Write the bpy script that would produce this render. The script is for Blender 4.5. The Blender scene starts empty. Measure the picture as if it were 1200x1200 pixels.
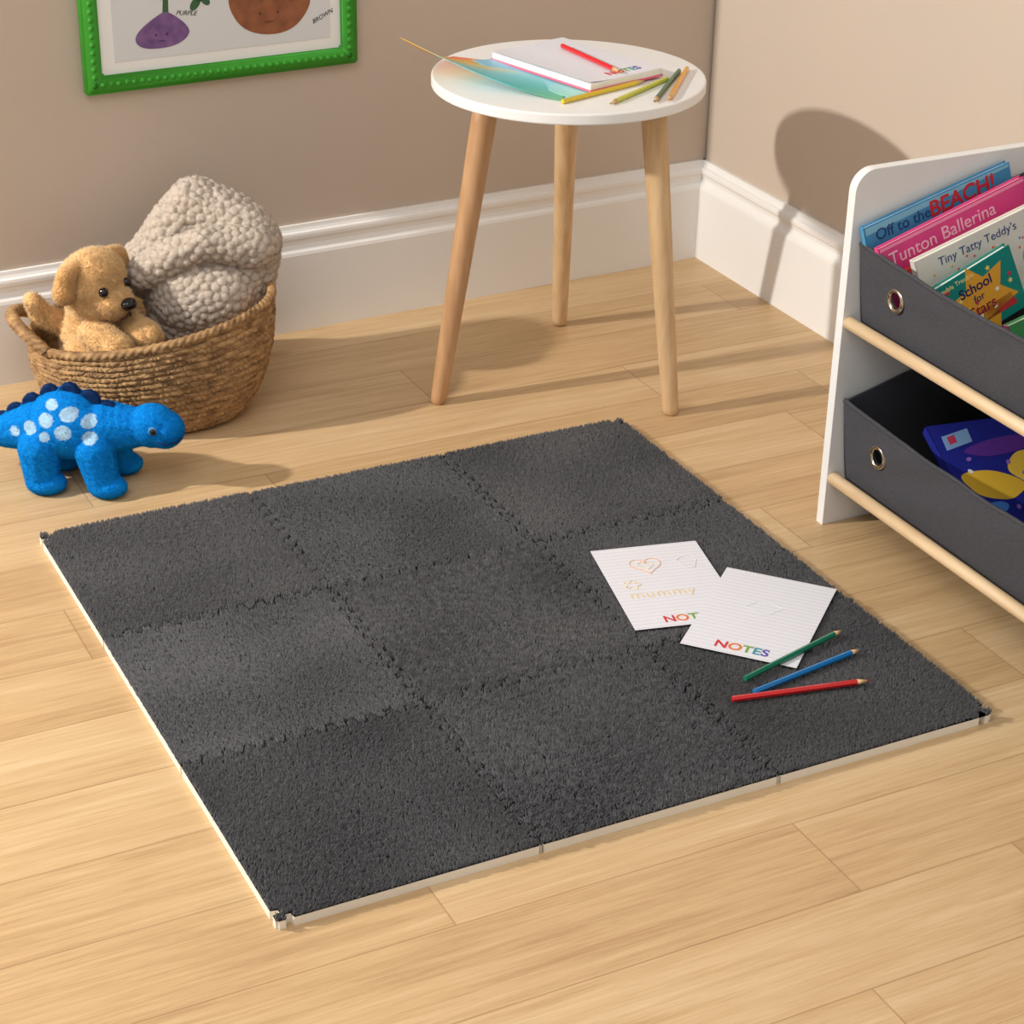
import bpy, bmesh, numpy as np, math, random
from mathutils import Vector, Matrix, noise, kdtree
random.seed(4); rng=np.random.default_rng(7)
sc=bpy.context.scene
try: sc.view_settings.view_transform='Standard'
except Exception: pass
pi=math.pi
def lin(c):
    return tuple(((v/255)/12.92 if v/255<=.04045 else ((v/255+.055)/1.055)**2.4) for v in c)+(1,)
# ------------------------------------------------------------- materials
def newmat(name):
    m=bpy.data.materials.new(name); m.use_nodes=True
    nt=m.node_tree; b=nt.nodes["Principled BSDF"]
    return m,nt,b
def mat(name,col,rough=.6,var=0.0,vscale=20,bump=0.0,bscale=200,metal=0,sheen=0,col2=None,stretch=(1,1,1),attr=None,coat=0,detail=3,spec=None):
    m,nt,b=newmat(name); N=nt.nodes; L=nt.links
    c=lin(col); b.inputs["Roughness"].default_value=rough; b.inputs["Metallic"].default_value=metal
    b.inputs["Base Color"].default_value=c
    if spec is not None: b.inputs["Specular IOR Level"].default_value=spec
    if sheen:
        b.inputs["Sheen Weight"].default_value=sheen; b.inputs["Sheen Roughness"].default_value=.5
    if coat: b.inputs["Coat Weight"].default_value=coat
    tc=N.new("ShaderNodeTexCoord"); mp=N.new("ShaderNodeMapping"); mp.inputs["Scale"].default_value=stretch
    L.new(tc.outputs["Object"],mp.inputs["Vector"])
    src=None
    if attr:
        a=N.new("ShaderNodeAttribute"); a.attribute_name=attr; src=a.outputs["Color"]; L.new(src,b.inputs["Base Color"])
    if var or col2:
        n=N.new("ShaderNodeTexNoise"); n.inputs["Scale"].default_value=vscale; n.inputs["Detail"].default_value=detail
        L.new(mp.outputs[0],n.inputs["Vector"])
        r=N.new("ShaderNodeMapRange"); r.inputs[1].default_value=.3; r.inputs[2].default_value=.7; L.new(n.outputs["Fac"],r.inputs[0])
        mx=N.new("ShaderNodeMix"); mx.data_type='RGBA'
        if col2:
            mx.inputs[6].default_value=c; mx.inputs[7].default_value=lin(col2)
        else:
            mx.inputs[6].default_value=tuple(v*(1-var) for v in c[:3])+(1,); mx.inputs[7].default_value=tuple(min(1,v*(1+var)) for v in c[:3])+(1,)
        L.new(r.outputs[0],mx.inputs[0])
        if src is not None:
            mu=N.new("ShaderNodeMix"); mu.data_type='RGBA'; mu.blend_type='MULTIPLY'; mu.inputs[0].default_value=1
            L.new(src,mu.inputs[6]); L.new(mx.outputs[2],mu.inputs[7]); L.new(mu.outputs[2],b.inputs["Base Color"])
        else: L.new(mx.outputs[2],b.inputs["Base Color"])
    if bump:
        n2=N.new("ShaderNodeTexNoise"); n2.inputs["Scale"].default_value=bscale; n2.inputs["Detail"].default_value=2
        L.new(mp.outputs[0],n2.inputs["Vector"])
        bp=N.new("ShaderNodeBump"); bp.inputs["Strength"].default_value=bump; bp.inputs["Distance"].default_value=.002
        L.new(n2.outputs["Fac"],bp.inputs["Height"]); L.new(bp.outputs[0],b.inputs["Normal"])
    return m
# ------------------------------------------------------------- object helpers
def link(o): sc.collection.objects.link(o)
def thing(name,label,cat,loc=(0,0,0),rot=(0,0,0),group=None,matrix=None):
    o=bpy.data.objects.new(name,None); o.empty_display_size=.02
    if matrix is not None: o.matrix_world=matrix
    else: o.location=loc; o.rotation_euler=rot
    link(o); o["label"]=label; o["category"]=cat
    if group: o["group"]=group
    return o
def finish(me,name,m=None,parent=None,smooth=False,matrix=None,label=None):
    o=bpy.data.objects.new(name,me); link(o)
    if m is not None:
        me.materials.clear()
        for q in (m if isinstance(m,(list,tuple)) else [m]): me.materials.append(q)
    if smooth: me.polygons.foreach_set("use_smooth",[True]*len(me.polygons))
    if parent is not None: o.parent=parent
    if matrix is not None: o.matrix_local=matrix
    if label: o["label"]=label
    return o
def mesh(name,V,F,m=None,parent=None,smooth=False,matrix=None,label=None):
    me=bpy.data.meshes.new(name); me.from_pydata([tuple(v) for v in V],[],[tuple(f) for f in F]); me.update()
    return finish(me,name,m,parent,smooth,matrix,label)
def np_mesh(name,V,F3,F4=None):
    me=bpy.data.meshes.new(name); me.vertices.add(len(V)); me.vertices.foreach_set("co",np.asarray(V,dtype=np.float32).ravel())
    parts=[]; starts=[];tot=0
    if F4 is not None and len(F4):
        parts.append(np.asarray(F4).ravel()); starts.append(np.arange(len(F4))*4); tot=len(F4)*4
    if F3 is not None and len(F3):
        parts.append(np.asarray(F3).ravel()); starts.append(tot+np.arange(len(F3))*3)
    idx=np.concatenate(parts); st=np.concatenate(starts)
    me.loops.add(len(idx)); me.loops.foreach_set("vertex_index",idx.astype(np.int32))
    me.polygons.add(len(st)); me.polygons.foreach_set("loop_start",st.astype(np.int32))
    me.update(calc_edges=True); me.validate(); return me
def box(name,c,d,m,parent=None,bev=.0,seg=2,matrix=None,label=None):
    bm=bmesh.new(); bmesh.ops.create_cube(bm,size=1)
    for v in bm.verts: v.co=Vector((v.co.x*d[0]+c[0],v.co.y*d[1]+c[1],v.co.z*d[2]+c[2]))
    if bev: bmesh.ops.bevel(bm,geom=bm.edges[:],offset=bev,segments=seg,profile=.5,affect='EDGES')
    me=bpy.data.meshes.new(name); bm.to_mesh(me); bm.free()
    return finish(me,name,m,parent,False,matrix,label)
def prism(name,pts,z0,z1,m,parent=None,bev=0,matrix=None,label=None,smooth=False):
    bm=bmesh.new(); vs=[bm.verts.new((p[0],p[1],z0)) for p in pts]
    f=bm.faces.new(vs); r=bmesh.ops.extrude_face_region(bm,geom=[f])
    for v in r["geom"]:
        if isinstance(v,bmesh.types.BMVert): v.co.z=z1
    bmesh.ops.recalc_face_normals(bm,faces=bm.faces[:])
    if bev:
        es=[e for e in bm.edges if abs(e.verts[0].co.z-e.verts[1].co.z)<1e-6]
        bmesh.ops.bevel(bm,geom=es,offset=bev,segments=3,profile=.5,affect='EDGES')
    me=bpy.data.meshes.new(name); bm.to_mesh(me); bm.free()
    return finish(me,name,m,parent,smooth,matrix,label)
def tube_data(pts,rad,seg=12,closed=False,cap=True):
    pts=[Vector(p) for p in pts]; n=len(pts); V=[];F=[]
    if not hasattr(rad,'__len__'): rad=[rad]*n
    up=None
    for i,p in enumerate(pts):
        a=pts[(i-1)%n] if (closed or i>0) else p; b=pts[(i+1)%n] if (closed or i<n-1) else p
        t=(b-a).normalized()
        if up is None: up=t.orthogonal().normalized()
        up=(up-t*up.dot(t)).normalized(); s=t.cross(up)
        for k in range(seg):
            an=2*pi*k/seg; V.append(p+(up*math.cos(an)+s*math.sin(an))*rad[i])
    for i in range(n if closed else n-1):
        j=(i+1)%n
        for k in range(seg):
            k2=(k+1)%seg; F.append((i*seg+k,i*seg+k2,j*seg+k2,j*seg+k))
    if cap and not closed:
        F.append(tuple(range(seg))[::-1]); F.append(tuple((n-1)*seg+k for k in range(seg)))
    return V,F
def tube(name,pts,rad,m,parent=None,seg=12,closed=False,smooth=True,label=None,matrix=None):
    V,F=tube_data(pts,rad,seg,closed); return mesh(name,V,F,m,parent,smooth,matrix,label)
def lathe(name,prof,m,parent=None,seg=64,smooth=True,matrix=None,label=None):
    V=[];F=[]
    for r,z in prof:
        for k in range(seg): V.append((r*math.cos(2*pi*k/seg),r*math.sin(2*pi*k/seg),z))
    for i in range(len(prof)-1):
        for k in range(seg):
            k2=(k+1)%seg; F.append((i*seg+k,i*seg+k2,(i+1)*seg+k2,(i+1)*seg+k))
    F.append(tuple(range(seg))[::-1]); F.append(tuple((len(prof)-1)*seg+k for k in range(seg)))
    return mesh(name,V,F,m,parent,smooth,matrix,label)
def evalmesh(o):
    dg=bpy.context.evaluated_depsgraph_get(); dg.update()
    return bpy.data.meshes.new_from_object(o.evaluated_get(dg))
def textmesh(name,body,size,mats,parent,matrix,align='CENTER',ext=.0002,space=1.0,bold=0,shear=0):
    cu=bpy.data.curves.new("tmp","FONT"); cu.body=body; cu.size=size; cu.align_x=align; cu.extrude=ext; cu.space_character=space; cu.offset=bold; cu.shear=shear
    ml=mats if isinstance(mats,(list,tuple)) else [mats]
    for q in ml: cu.materials.append(q)
    if len(ml)>1:
        for i in range(len(body)): cu.body_format[i].material_index=i%len(ml)
    o=bpy.data.objects.new("tmp",cu); link(o); me=evalmesh(o); bpy.data.objects.remove(o)
    ob=bpy.data.objects.new(name,me); link(ob)
    if len(me.materials)==0:
        for q in ml: me.materials.append(q)
    ob.parent=parent; ob.matrix_local=matrix; return ob
def blob(parts,voxel=.003,smooth=8):
    bm=bmesh.new()
    for p in parts:
        if p[0]=='s':
            _,c,r=p[:3]; M=Matrix.Translation(c)@(p[3] if len(p)>3 else Matrix.Identity(4))@Matrix.Diagonal((*r,1))
            bmesh.ops.create_icosphere(bm,subdivisions=3,radius=1,matrix=M)
        else:
            _,a,ra,b,rb=p; a=Vector(a);b=Vector(b); n=max(3,int((b-a).length/(min(ra,rb)*.35)))
            for i in range(n+1):
                t=i/n; bmesh.ops.create_icosphere(bm,subdivisions=2,radius=ra*(1-t)+rb*t,matrix=Matrix.Translation(a.lerp(b,t)))
    me=bpy.data.meshes.new("tmp"); bm.to_mesh(me); bm.free()
    o=bpy.data.objects.new("tmp",me); link(o)
    r=o.modifiers.new("r","REMESH"); r.mode='VOXEL'; r.voxel_size=voxel
    s=o.modifiers.new("s","SMOOTH"); s.iterations=smooth; s.factor=.5
    out=evalmesh(o); bpy.data.objects.remove(o); return out
def arrays(me):
    V=np.empty(len(me.vertices)*3,np.float32); me.vertices.foreach_get("co",V); V=V.reshape(-1,3)
    me.calc_loop_triangles(); T=np.empty(len(me.loop_triangles)*3,np.int32); me.loop_triangles.foreach_get("vertices",T)
    return V,T.reshape(-1,3)
def spikes(P,D,length,r):
    n=len(P); D=D/np.linalg.norm(D,axis=1,keepdims=True)
    a=np.cross(D,rng.normal(size=(n,3))); a/=np.linalg.norm(a,axis=1,keepdims=True); b=np.cross(D,a)
    L=length if hasattr(length,'__len__') else np.full(n,length)
    R=r if hasattr(r,'__len__') else np.full(n,r)
    V=np.empty((n,4,3))
    for k in range(3):
        an=2*pi*k/3; V[:,k]=P+(a*math.cos(an)+b*math.sin(an))*R[:,None]
    V[:,3]=P+D*L[:,None]
    i=np.arange(n)[:,None]*4
    F=np.concatenate([i+np.array([[0,1,3]]),i+np.array([[1,2,3]]),i+np.array([[2,0,3]])])
    return V.reshape(-1,3),F
def furry(me,count,length,r,rand=.5,comb=(0,0,0),clump=1.6,cs=90,colors=None):
    V,T=arrays(me); A=V[T[:,0]];B=V[T[:,1]];C=V[T[:,2]]; cr=np.cross(B-A,C-A); ar=np.linalg.norm(cr,axis=1)
    idx=rng.choice(len(T),count,p=ar/ar.sum()); u=rng.random((count,2)); s=np.sqrt(u[:,0])
    P=A[idx]*(1-s)[:,None]+B[idx]*(s*(1-u[:,1]))[:,None]+C[idx]*(s*u[:,1])[:,None]
    Nn=cr[idx]/np.maximum(ar[idx],1e-12)[:,None]
    cl=np.array([[noise.noise((p[0]*cs,p[1]*cs,p[2]*cs)),noise.noise((p[0]*cs+9,p[1]*cs,p[2]*cs)),noise.noise((p[0]*cs,p[1]*cs+9,p[2]*cs))] for p in P])*clump
    D=Nn+rng.normal(size=(count,3))*rand+np.array(comb)+cl
    SV,SF=spikes(P-Nn*.0006,D,length*(.6+.8*rng.random(count)),r)
    out=np_mesh(me.name,np.concatenate([V,SV]),np.concatenate([T,SF+len(V)]))
    if colors is not None:
        cc=np.concatenate([colors,np.repeat(colors[T[idx,0]],4,axis=0)]).astype(np.float32)
        ca=out.color_attributes.new("tint","FLOAT_COLOR","POINT"); ca.data.foreach_set("color",cc.ravel())
    return out
# ------------------------------------------------------------- palette
M_white=mat("white_paint",(238,236,230),.45,var=.02,vscale=6)
M_base=mat("skirting_paint",(240,238,235),.65,var=.02,vscale=4,spec=.2)
M_wall=mat("beige_wall_paint",(199,184,169),.85,var=.02,vscale=2.5,bump=.08,bscale=260)
M_foam=mat("cream_foam",(240,234,220),.7,bump=.2,bscale=600)
def paper_mat():
    m,nt,b=newmat("lined_paper"); N=nt.nodes;L=nt.links
    tc=N.new("ShaderNodeTexCoord"); sp=N.new("ShaderNodeSeparateXYZ"); L.new(tc.outputs["Object"],sp.inputs[0])
    a=N.new("ShaderNodeMath");a.operation='MULTIPLY';a.inputs[1].default_value=1/.0085;L.new(sp.outputs[1],a.inputs[0])
    f=N.new("ShaderNodeMath");f.operation='FRACT';L.new(a.outputs[0],f.inputs[0])
    g=N.new("ShaderNodeMath");g.operation='LESS_THAN';g.inputs[1].default_value=.09;L.new(f.outputs[0],g.inputs[0])
    mx=N.new("ShaderNodeMix");mx.data_type='RGBA';mx.inputs[6].default_value=lin((230,230,237));mx.inputs[7].default_value=lin((200,198,206))
    L.new(g.outputs[0],mx.inputs[0]);L.new(mx.outputs[2],b.inputs["Base Color"]);b.inputs["Roughness"].default_value=.6
    return m
M_paper=paper_mat()
def floor_mat():
    m,nt,b=newmat("oak_plank_floor"); N=nt.nodes;L=nt.links
    def MT(op,a,bv=None,c=None):
        n=N.new("ShaderNodeMath"); n.operation=op
        for i,v in enumerate((a,bv,c)):
            if v is None: continue
            if isinstance(v,(int,float)): n.inputs[i].default_value=v
            else: L.new(v,n.inputs[i])
        return n.outputs[0]
    tc=N.new("ShaderNodeTexCoord"); sp=N.new("ShaderNodeSeparateXYZ"); L.new(tc.outputs["Object"],sp.inputs[0])
    X,Y=sp.outputs[0],sp.outputs[1]
    yy=MT('DIVIDE',MT('SUBTRACT',Y,.06),.13); row=MT('FLOOR',yy); fy=MT('FRACT',yy)
    wn=N.new("ShaderNodeTexWhiteNoise"); wn.noise_dimensions='1D'; L.new(row,wn.inputs["W"])
    xs=MT('ADD',MT('DIVIDE',X,.92),MT('MULTIPLY',wn.outputs["Value"],5.0)); col=MT('FLOOR',xs); fx=MT('FRACT',xs)
    cb=N.new("ShaderNodeCombineXYZ"); L.new(row,cb.inputs[0]);L.new(col,cb.inputs[1])
    w2=N.new("ShaderNodeTexWhiteNoise"); w2.noise_dimensions='3D'; L.new(cb.outputs[0],w2.inputs["Vector"])
    def grain(sx,sy,detail,rough=.6,dist=0):
        c=N.new("ShaderNodeCombineXYZ"); L.new(MT('MULTIPLY',X,sx),c.inputs[0]); L.new(MT('MULTIPLY',Y,sy),c.inputs[1]); L.new(MT('MULTIPLY',w2.outputs["Value"],37.0),c.inputs[2])
        n=N.new("ShaderNodeTexNoise"); n.inputs["Scale"].default_value=1; n.inputs["Detail"].default_value=detail; n.inputs["Roughness"].default_value=rough; n.inputs["Distortion"].default_value=dist
        L.new(c.outputs[0],n.inputs["Vector"]); return n.outputs["Fac"]
    g1=grain(3.0,60,7,.7,.25); g2=grain(12,380,4,.75); g3=grain(1.8,9,5,.6,.7); g4=grain(5,150,5,.75)
    t=MT('ADD',MT('ADD',MT('MULTIPLY',g1,.34),MT('MULTIPLY',g2,.28)),MT('ADD',MT('MULTIPLY',g3,.30),MT('MULTIPLY',g4,.34)))
    t=MT('ADD',t,MT('MULTIPLY',MT('SUBTRACT',w2.outputs["Value"],.5),.11))
    cr=N.new("ShaderNodeValToRGB"); L.new(t,cr.inputs[0]); e=cr.color_ramp.elements
    e[0].position=.42; e[0].color=lin((164,128,88)); e[1].position=.84; e[1].color=lin((222,195,155))
    k=cr.color_ramp.elements.new(.63); k.color=lin((200,167,123))
    cv=N.new("ShaderNodeCombineXYZ"); L.new(MT('MULTIPLY',X,1.0),cv.inputs[0]); L.new(MT('MULTIPLY',Y,2.6),cv.inputs[1])
    vo=N.new("ShaderNodeTexVoronoi"); vo.inputs["Scale"].default_value=2.6; L.new(cv.outputs[0],vo.inputs["Vector"])
    kn=N.new("ShaderNodeMapRange"); kn.inputs[1].default_value=.02; kn.inputs[2].default_value=.10; kn.inputs[3].default_value=.4; kn.inputs[4].default_value=0; L.new(vo.outputs["Distance"],kn.inputs[0])
    km=N.new("ShaderNodeMix"); km.data_type='RGBA'; km.inputs[7].default_value=lin((140,98,58)); L.new(kn.outputs[0],km.inputs[0]); L.new(cr.outputs[0],km.inputs[6])
    s1=MT('LESS_THAN',fy,.014); s2=MT('LESS_THAN',fx,.002); seam=MT('MAXIMUM',s1,s2)
    mx=N.new("ShaderNodeMix"); mx.data_type='RGBA'; mx.inputs[7].default_value=lin((138,102,66)); L.new(MT('MULTIPLY',seam,.55),mx.inputs[0]); L.new(km.outputs[2],mx.inputs[6])
    L.new(mx.outputs[2],b.inputs["Base Color"])
    L.new(MT('ADD',MT('MULTIPLY',g2,.15),.36),b.inputs["Roughness"])
    bp=N.new("ShaderNodeBump"); bp.inputs["Strength"].default_value=.12; bp.inputs["Distance"].default_value=.001
    L.new(MT('SUBTRACT',g2,MT('MULTIPLY',seam,1.0)),bp.inputs["Height"]); L.new(bp.outputs[0],b.inputs["Normal"])
    return m
# ------------------------------------------------------------- room
def structure(o): o["kind"]="structure"; return o
structure(mesh("floor",[(-2.6,-2.4,0),(1.46,-2.4,0),(1.46,1.7,0),(-2.6,1.7,0)],[(0,1,2,3)],floor_mat()))
WB=math.atan(.04); CX,CY=1.408,1.505
MB=Matrix.Translation((CX,CY,0))@Matrix.Rotation(WB,4,'Z')
structure(box("wall_back",(-1.9,.05,1.25),(3.9,.1,2.5),M_wall,matrix=MB))
structure(box("wall_right",(CX+.05,-.45,1.25),(.1,3.9,2.5),M_wall))
prof=[(0,.182),(.005,.182),(.0062,.176),(.0085,.172),(.0125,.170),(.0135,.166),(.0135,.161),(.0105,.156),(.0095,.149),(.0115,.143),(.0165,.138),(.018,.133),(.018,0),(0,0)]
def skirting(name,length,matrix):
    V=[];F=[];n=len(prof)
    for x in (0,-length):
        for d,z in prof: V.append((x,-d,z))
    for i in range(n): F.append((i,(i+1)%n,n+(i+1)%n,n+i))
    F.append(tuple(range(n))[::-1]);F.append(tuple(range(n,2*n)))
    o=mesh(name,V,F,M_base,matrix=matrix); structure(o)
    return o
skirting("baseboard_back",3.8,MB)
skirting("baseboard_right",3.85,Matrix.Translation((CX,CY,0))@Matrix.Rotation(-pi/2,4,'Z')@Matrix.Diagonal((-1,1,1,1)))

# ------------------------------------------------------------- play mat
mat_thing=thing("play_mat","square charcoal short-pile mat of nine interlocking foam tiles","play mat")
tone=[80,85,77, 90,74,88, 81,85,80]
M_piles=[mat("charcoal_pile",(t_,t_-1,t_+1),.95,var=.18,vscale=320,sheen=.14) for t_ in tone]
M_pileb=mat("charcoal_backing",(18,18,19),1.0)
TS=.3; SZ=.9; TP=.025
def wave(t):
    u=(t%TS)/TS; win=min(1,max(0,min(u,1-u)-.03)/.02)
    return .0060*math.tanh(3.0*math.sin(2*pi*t/TP))*win
def edge_off(k,t):
    if k in (0,3):
        u=t%TS; d=min(u,TS-u); o=0
        if d<.003: o=.006
        if abs(t-.015)<.004 or abs(t-SZ+.015)<.004: o=.008
        return o*(1 if k==0 else -1)
    return wave(t)
nw=np.vectorize(wave)
def tile_outline(i,j,shr=0.0):
    pts=[]; n=200
    ts=[k/n for k in range(n)]
    x0,x1,y0,y1=i*TS,(i+1)*TS,j*TS,(j+1)*TS
    for t in ts: pts.append((x0+t*TS,y0+edge_off(j,x0+t*TS)+shr))
    for t in ts: pts.append((x1+edge_off(i+1,y0+t*TS)-shr,y0+t*TS))
    for t in ts: pts.append((x1-t*TS,y1+edge_off(j+1,x1-t*TS)-shr))
    for t in ts: pts.append((x0+edge_off(i,y1-t*TS)+shr,y1-t*TS))
    return pts
leans=np.array([(.20,-.1),(-.2,.12),(.35,.25),(-.05,-.25),(.3,.3),(-.38,-.2),(.3,.1),(-.22,.1),(.2,.25)])
lenf=np.array([.95,.88,1.0,1.2,1.0,.88,.95,.9,.95])
def gapw(t,interior):
    if not interior:
        return np.where((np.abs(t-.015)<.005)|(np.abs(t-SZ+.015)<.005),.008,0.0)
    s=np.abs(np.sin(2*pi*t/TP)); return np.where(s<.45,.0056,.0022)
for i in range(3):
    for j in range(3):
        q=i*3+j
        tile=prism("mat_tile",tile_outline(i,j),0,.0105,M_foam,mat_thing)
        back=prism("pile_backing",tile_outline(i,j,.0004),.0105,.0120,M_pileb,tile,label="dark woven backing of the tile")
        n=46000
        P=rng.random((n,2))*(TS+.012)-.006+np.array([i*TS,j*TS])
        dl=P[:,0]-(i*TS+(nw(P[:,1]) if i>0 else .0005)); dr=(i+1)*TS+(nw(P[:,1]) if i<2 else -.0005)-P[:,0]
        db=P[:,1]-(j*TS+(nw(P[:,0]) if j>0 else .0005)); dt=(j+1)*TS+(nw(P[:,0]) if j<2 else -.0005)-P[:,1]
        k=(dl>gapw(P[:,1],i>0))&(dr>gapw(P[:,1],i<2))&(db>gapw(P[:,0],j>0))&(dt>gapw(P[:,0],j<2))
        P=P[k]; n=len(P); dl,dr,db,dt=dl[k],dr[k],db[k],dt[k]
        P3=np.c_[P,np.full(n,.0114)]
        shag=q in (3,4); sf=120 if shag else 190
        lf=np.array([[noise.noise((p[0]*7,p[1]*7,i+3*j)),noise.noise((p[0]*7+40,p[1]*7,j))] for p in P])
        lf2=np.array([[noise.noise((p[0]*sf,p[1]*sf,i+3*j)),noise.noise((p[0]*sf+40,p[1]*sf,j))] for p in P])
        out=np.c_[(dr<.004).astype(float)-(dl<.004),(dt<.004).astype(float)-(db<.004)]*.15
        D=np.c_[leans[q]*.9+lf*.5+lf2*(.7 if shag else .45)+out+rng.normal(size=(n,2))*.18,np.ones(n)]
        L=.0060*lenf[q]*(.84+.28*rng.random(n))*(1+.28*lf2[:,0])
        V,F=spikes(P3,D,L,.0010+.0005*rng.random(n))
        me=np_mesh("carpet_pile",V,F); o=finish(me,"carpet_pile",M_piles[q],tile,label="short charcoal carpet pile"); o["kind"]="stuff"

# ------------------------------------------------------------- pencils
def pencil(tail,tip,z,col,label,z2=None,group="colouring pencils"):
    a=Vector((*tail,z)); b=Vector((*tip,z if z2 is None else z2)); Ln=(b-a).length
    q=(b-a).to_track_quat('X','Z').to_matrix().to_4x4()
    e=thing("pencil",label,"pencil",matrix=Matrix.Translation(a)@q,group=group)
    m=mat("pencil_lacquer",col,.3,coat=.3); mw=mat("pencil_cedar",(222,180,130),.6,var=.1,vscale=300); ml=mat("pencil_lead",tuple(int(c*.9) for c in col),.5)
    r=.0037
    tube("barrel",[(0,0,0),(.0006,0,0),(Ln-.018,0,0)],[r*.9,r,r],m,e,seg=6,smooth=False)
    tube("sharpened_tip",[(Ln-.018,0,0),(Ln-.0052,0,0)],[r*.98,r*.36],mw,e,seg=12)
    tube("lead",[(Ln-.0052,0,0),(Ln,0,0)],[r*.36,r*.06],ml,e,seg=10)
    return e
zp=.0176+.0030
pencil((.664,.174),(.839,.220),zp+.002,(20,120,92),"green hexagonal pencil lying partly on the lined sheet")
pencil((.660,.147),(.835,.175),zp,(20,120,190),"blue hexagonal pencil lying on the charcoal mat")
pencil((.628,.145),(.802,.110),zp,(205,30,35),"red hexagonal pencil lying on the charcoal mat")

# ------------------------------------------------------------- lined sheets
cols=[(205,50,60),(225,120,50),(120,160,70),(60,150,160),(90,80,170)]
M_let=[mat("printed_ink",c,.6) for c in cols]
M_crayO=mat("orange_crayon",(232,165,120),.8); M_crayY=mat("yellow_crayon",(226,200,140),.8); M_crayG=mat("pale_green_crayon",(212,218,205),.8)
def T(x,y,z=0,rz=0): return Matrix.Translation((x,y,z))@Matrix.Rotation(rz,4,'Z')
def sheet_mesh(w,h,zf,n=14,th=.0004):
    V=[];F=[]
    for s in (0,1):
        for a in range(n+1):
            for b_ in range(n+1):
                x=(a/n-.5)*w;y=(b_/n-.5)*h; V.append((x,y,zf(x,y)+(th if s else 0)))
    m=(n+1)**2
    for a in range(n):
        for b_ in range(n):
            q=(a*(n+1)+b_,(a+1)*(n+1)+b_,(a+1)*(n+1)+b_+1,a*(n+1)+b_+1)
            F.append(tuple(i+m for i in q)); F.append(q[::-1])
    bd=[a*(n+1) for a in range(n+1)]+[n*(n+1)+b_ for b_ in range(1,n+1)]+[a*(n+1)+n for a in range(n-1,-1,-1)]+[b_ for b_ in range(n-1,0,-1)]
    for k in range(len(bd)):
        k2=(k+1)%len(bd); F.append((bd[k],bd[k2],bd[k2]+m,bd[k]+m))
    return V,F
def stroke(name,pts,r,m,parent): 
    return tube(name,[(p[0],p[1],.0005) for p in pts],r,m,parent,seg=5)
s1=thing("paper_sheet","lined white notepaper with a heart scribble and printed word","paper",(.700,.420,.0178),(0,0,math.radians(-13)),group="loose notepaper sheets")
V,F=sheet_mesh(.148,.21,lambda x,y:0); mesh("page",V,F,M_paper,s1)
textmesh("printed_letters","NOTES",.021,M_let,s1,T(.002,-.094,.0005),bold=.0004)
heart=[(.021*math.sin(t)**3*1.0,.0155*(13*math.cos(t)-5*math.cos(2*t)-2*math.cos(3*t)-math.cos(4*t))/11+.052) for t in np.linspace(0,2*pi,50)]
stroke("heart_drawing",[(p[0]-.012,p[1]) for p in heart],.0006,M_crayO,s1)
stroke("heart_drawing",[(p[0]*.5-.012,(p[1]-.052)*.5+.052) for p in heart],.0005,M_crayY,s1)
textmesh("handwriting","mummy",.026,M_crayY,s1,T(-.012,-.03,.0005,.0),space=1.1,bold=-.0003)
stroke("flower_drawing",[((.009+.003*math.cos(5*t))*math.cos(t)-.045,(.009+.003*math.cos(5*t))*math.sin(t)+.005) for t in np.linspace(0,2*pi,60)],.0006,M_crayY,s1)
stroke("flower_drawing",[(.045+.012*math.cos(t)*(1+.2*math.sin(3*t)),.05+.016*math.sin(t)) for t in np.linspace(0,2*pi,40)],.0005,M_crayG,s1)
s2=thing("paper_sheet","lined white notepaper with printed multicoloured word, overlapping another sheet","paper",(.766,.298,.0188),(0,0,math.radians(-48)),group="loose notepaper sheets")
mesh("page",V,F,M_paper,s2)
textmesh("printed_letters","NOTES",.022,M_let,s2,T(0,-.094,.0005),bold=.0005)
stroke("faint_drawing",[(.02*math.cos(t)*(1+.2*math.sin(4*t)),.02+.016*math.sin(t)) for t in np.linspace(0,2*pi,50)],.0003,M_crayG,s2)

# ------------------------------------------------------------- table
TC=(.893,1.087)
tab=thing("side_table","round white-topped table on three splayed beech legs near the wall corner","table",(TC[0],TC[1],0))
R=.205
lathe("table_top",[(R-.0025,.4835),(R-.0008,.4842),(R,.4858),(R,.4975),(R-.0006,.4993),(R-.0025,.5)],mat("white_lacquer",(240,240,238),.35,var=.01),tab,seg=128,smooth=False)
def wood(name,c,c2): return mat(name,c,.5,col2=c2,vscale=14,stretch=(6,6,.7),bump=.05,bscale=60,detail=5)
W1=wood("beech_leg",(200,158,116),(180,136,94)); W2=wood("beech_leg_pale",(218,186,144),(196,160,116))
for (fx,fy),rt,wm in (((.684,1.092),.132,W1),((.994,.908),.147,W2),((1.005,1.297),.135,W2)):
    dx,dy=fx-TC[0],fy-TC[1]; d=math.hypot(dx,dy); a=Vector((dx/d*rt,dy/d*rt,.484)); b=Vector((dx,dy,.0125))
    ax=(a-b).normalized()
    pts=[b.lerp(a,t) for t in np.linspace(0,1,12)]; rad=[.0125+(.0195-.0125)*t**.8 for t in np.linspace(0,1,12)]
    V,F=tube_data([b-Vector((ax.x*.5*.012,ax.y*.5*.012,.0125))]+[b-ax*.009]+pts,[.0085,.0118]+rad,24)
    mesh("leg",V,F,wm,tab,True)
pad=thing("notepad","white lined notepad with pink backing board on the round table","notepad",(.914,1.104,.5),(0,0,math.radians(14.5)))
box("backing_board",(0,0,.0050),(.148,.222,.003),mat("pink_board",(232,110,140),.5),pad,bev=.0006)
box("page_block",(0,-.001,.0110),(.145,.218,.009),mat("page_edges",(240,238,236),.6,var=.05,vscale=200,stretch=(.1,.1,8)),pad,bev=.0005)
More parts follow.
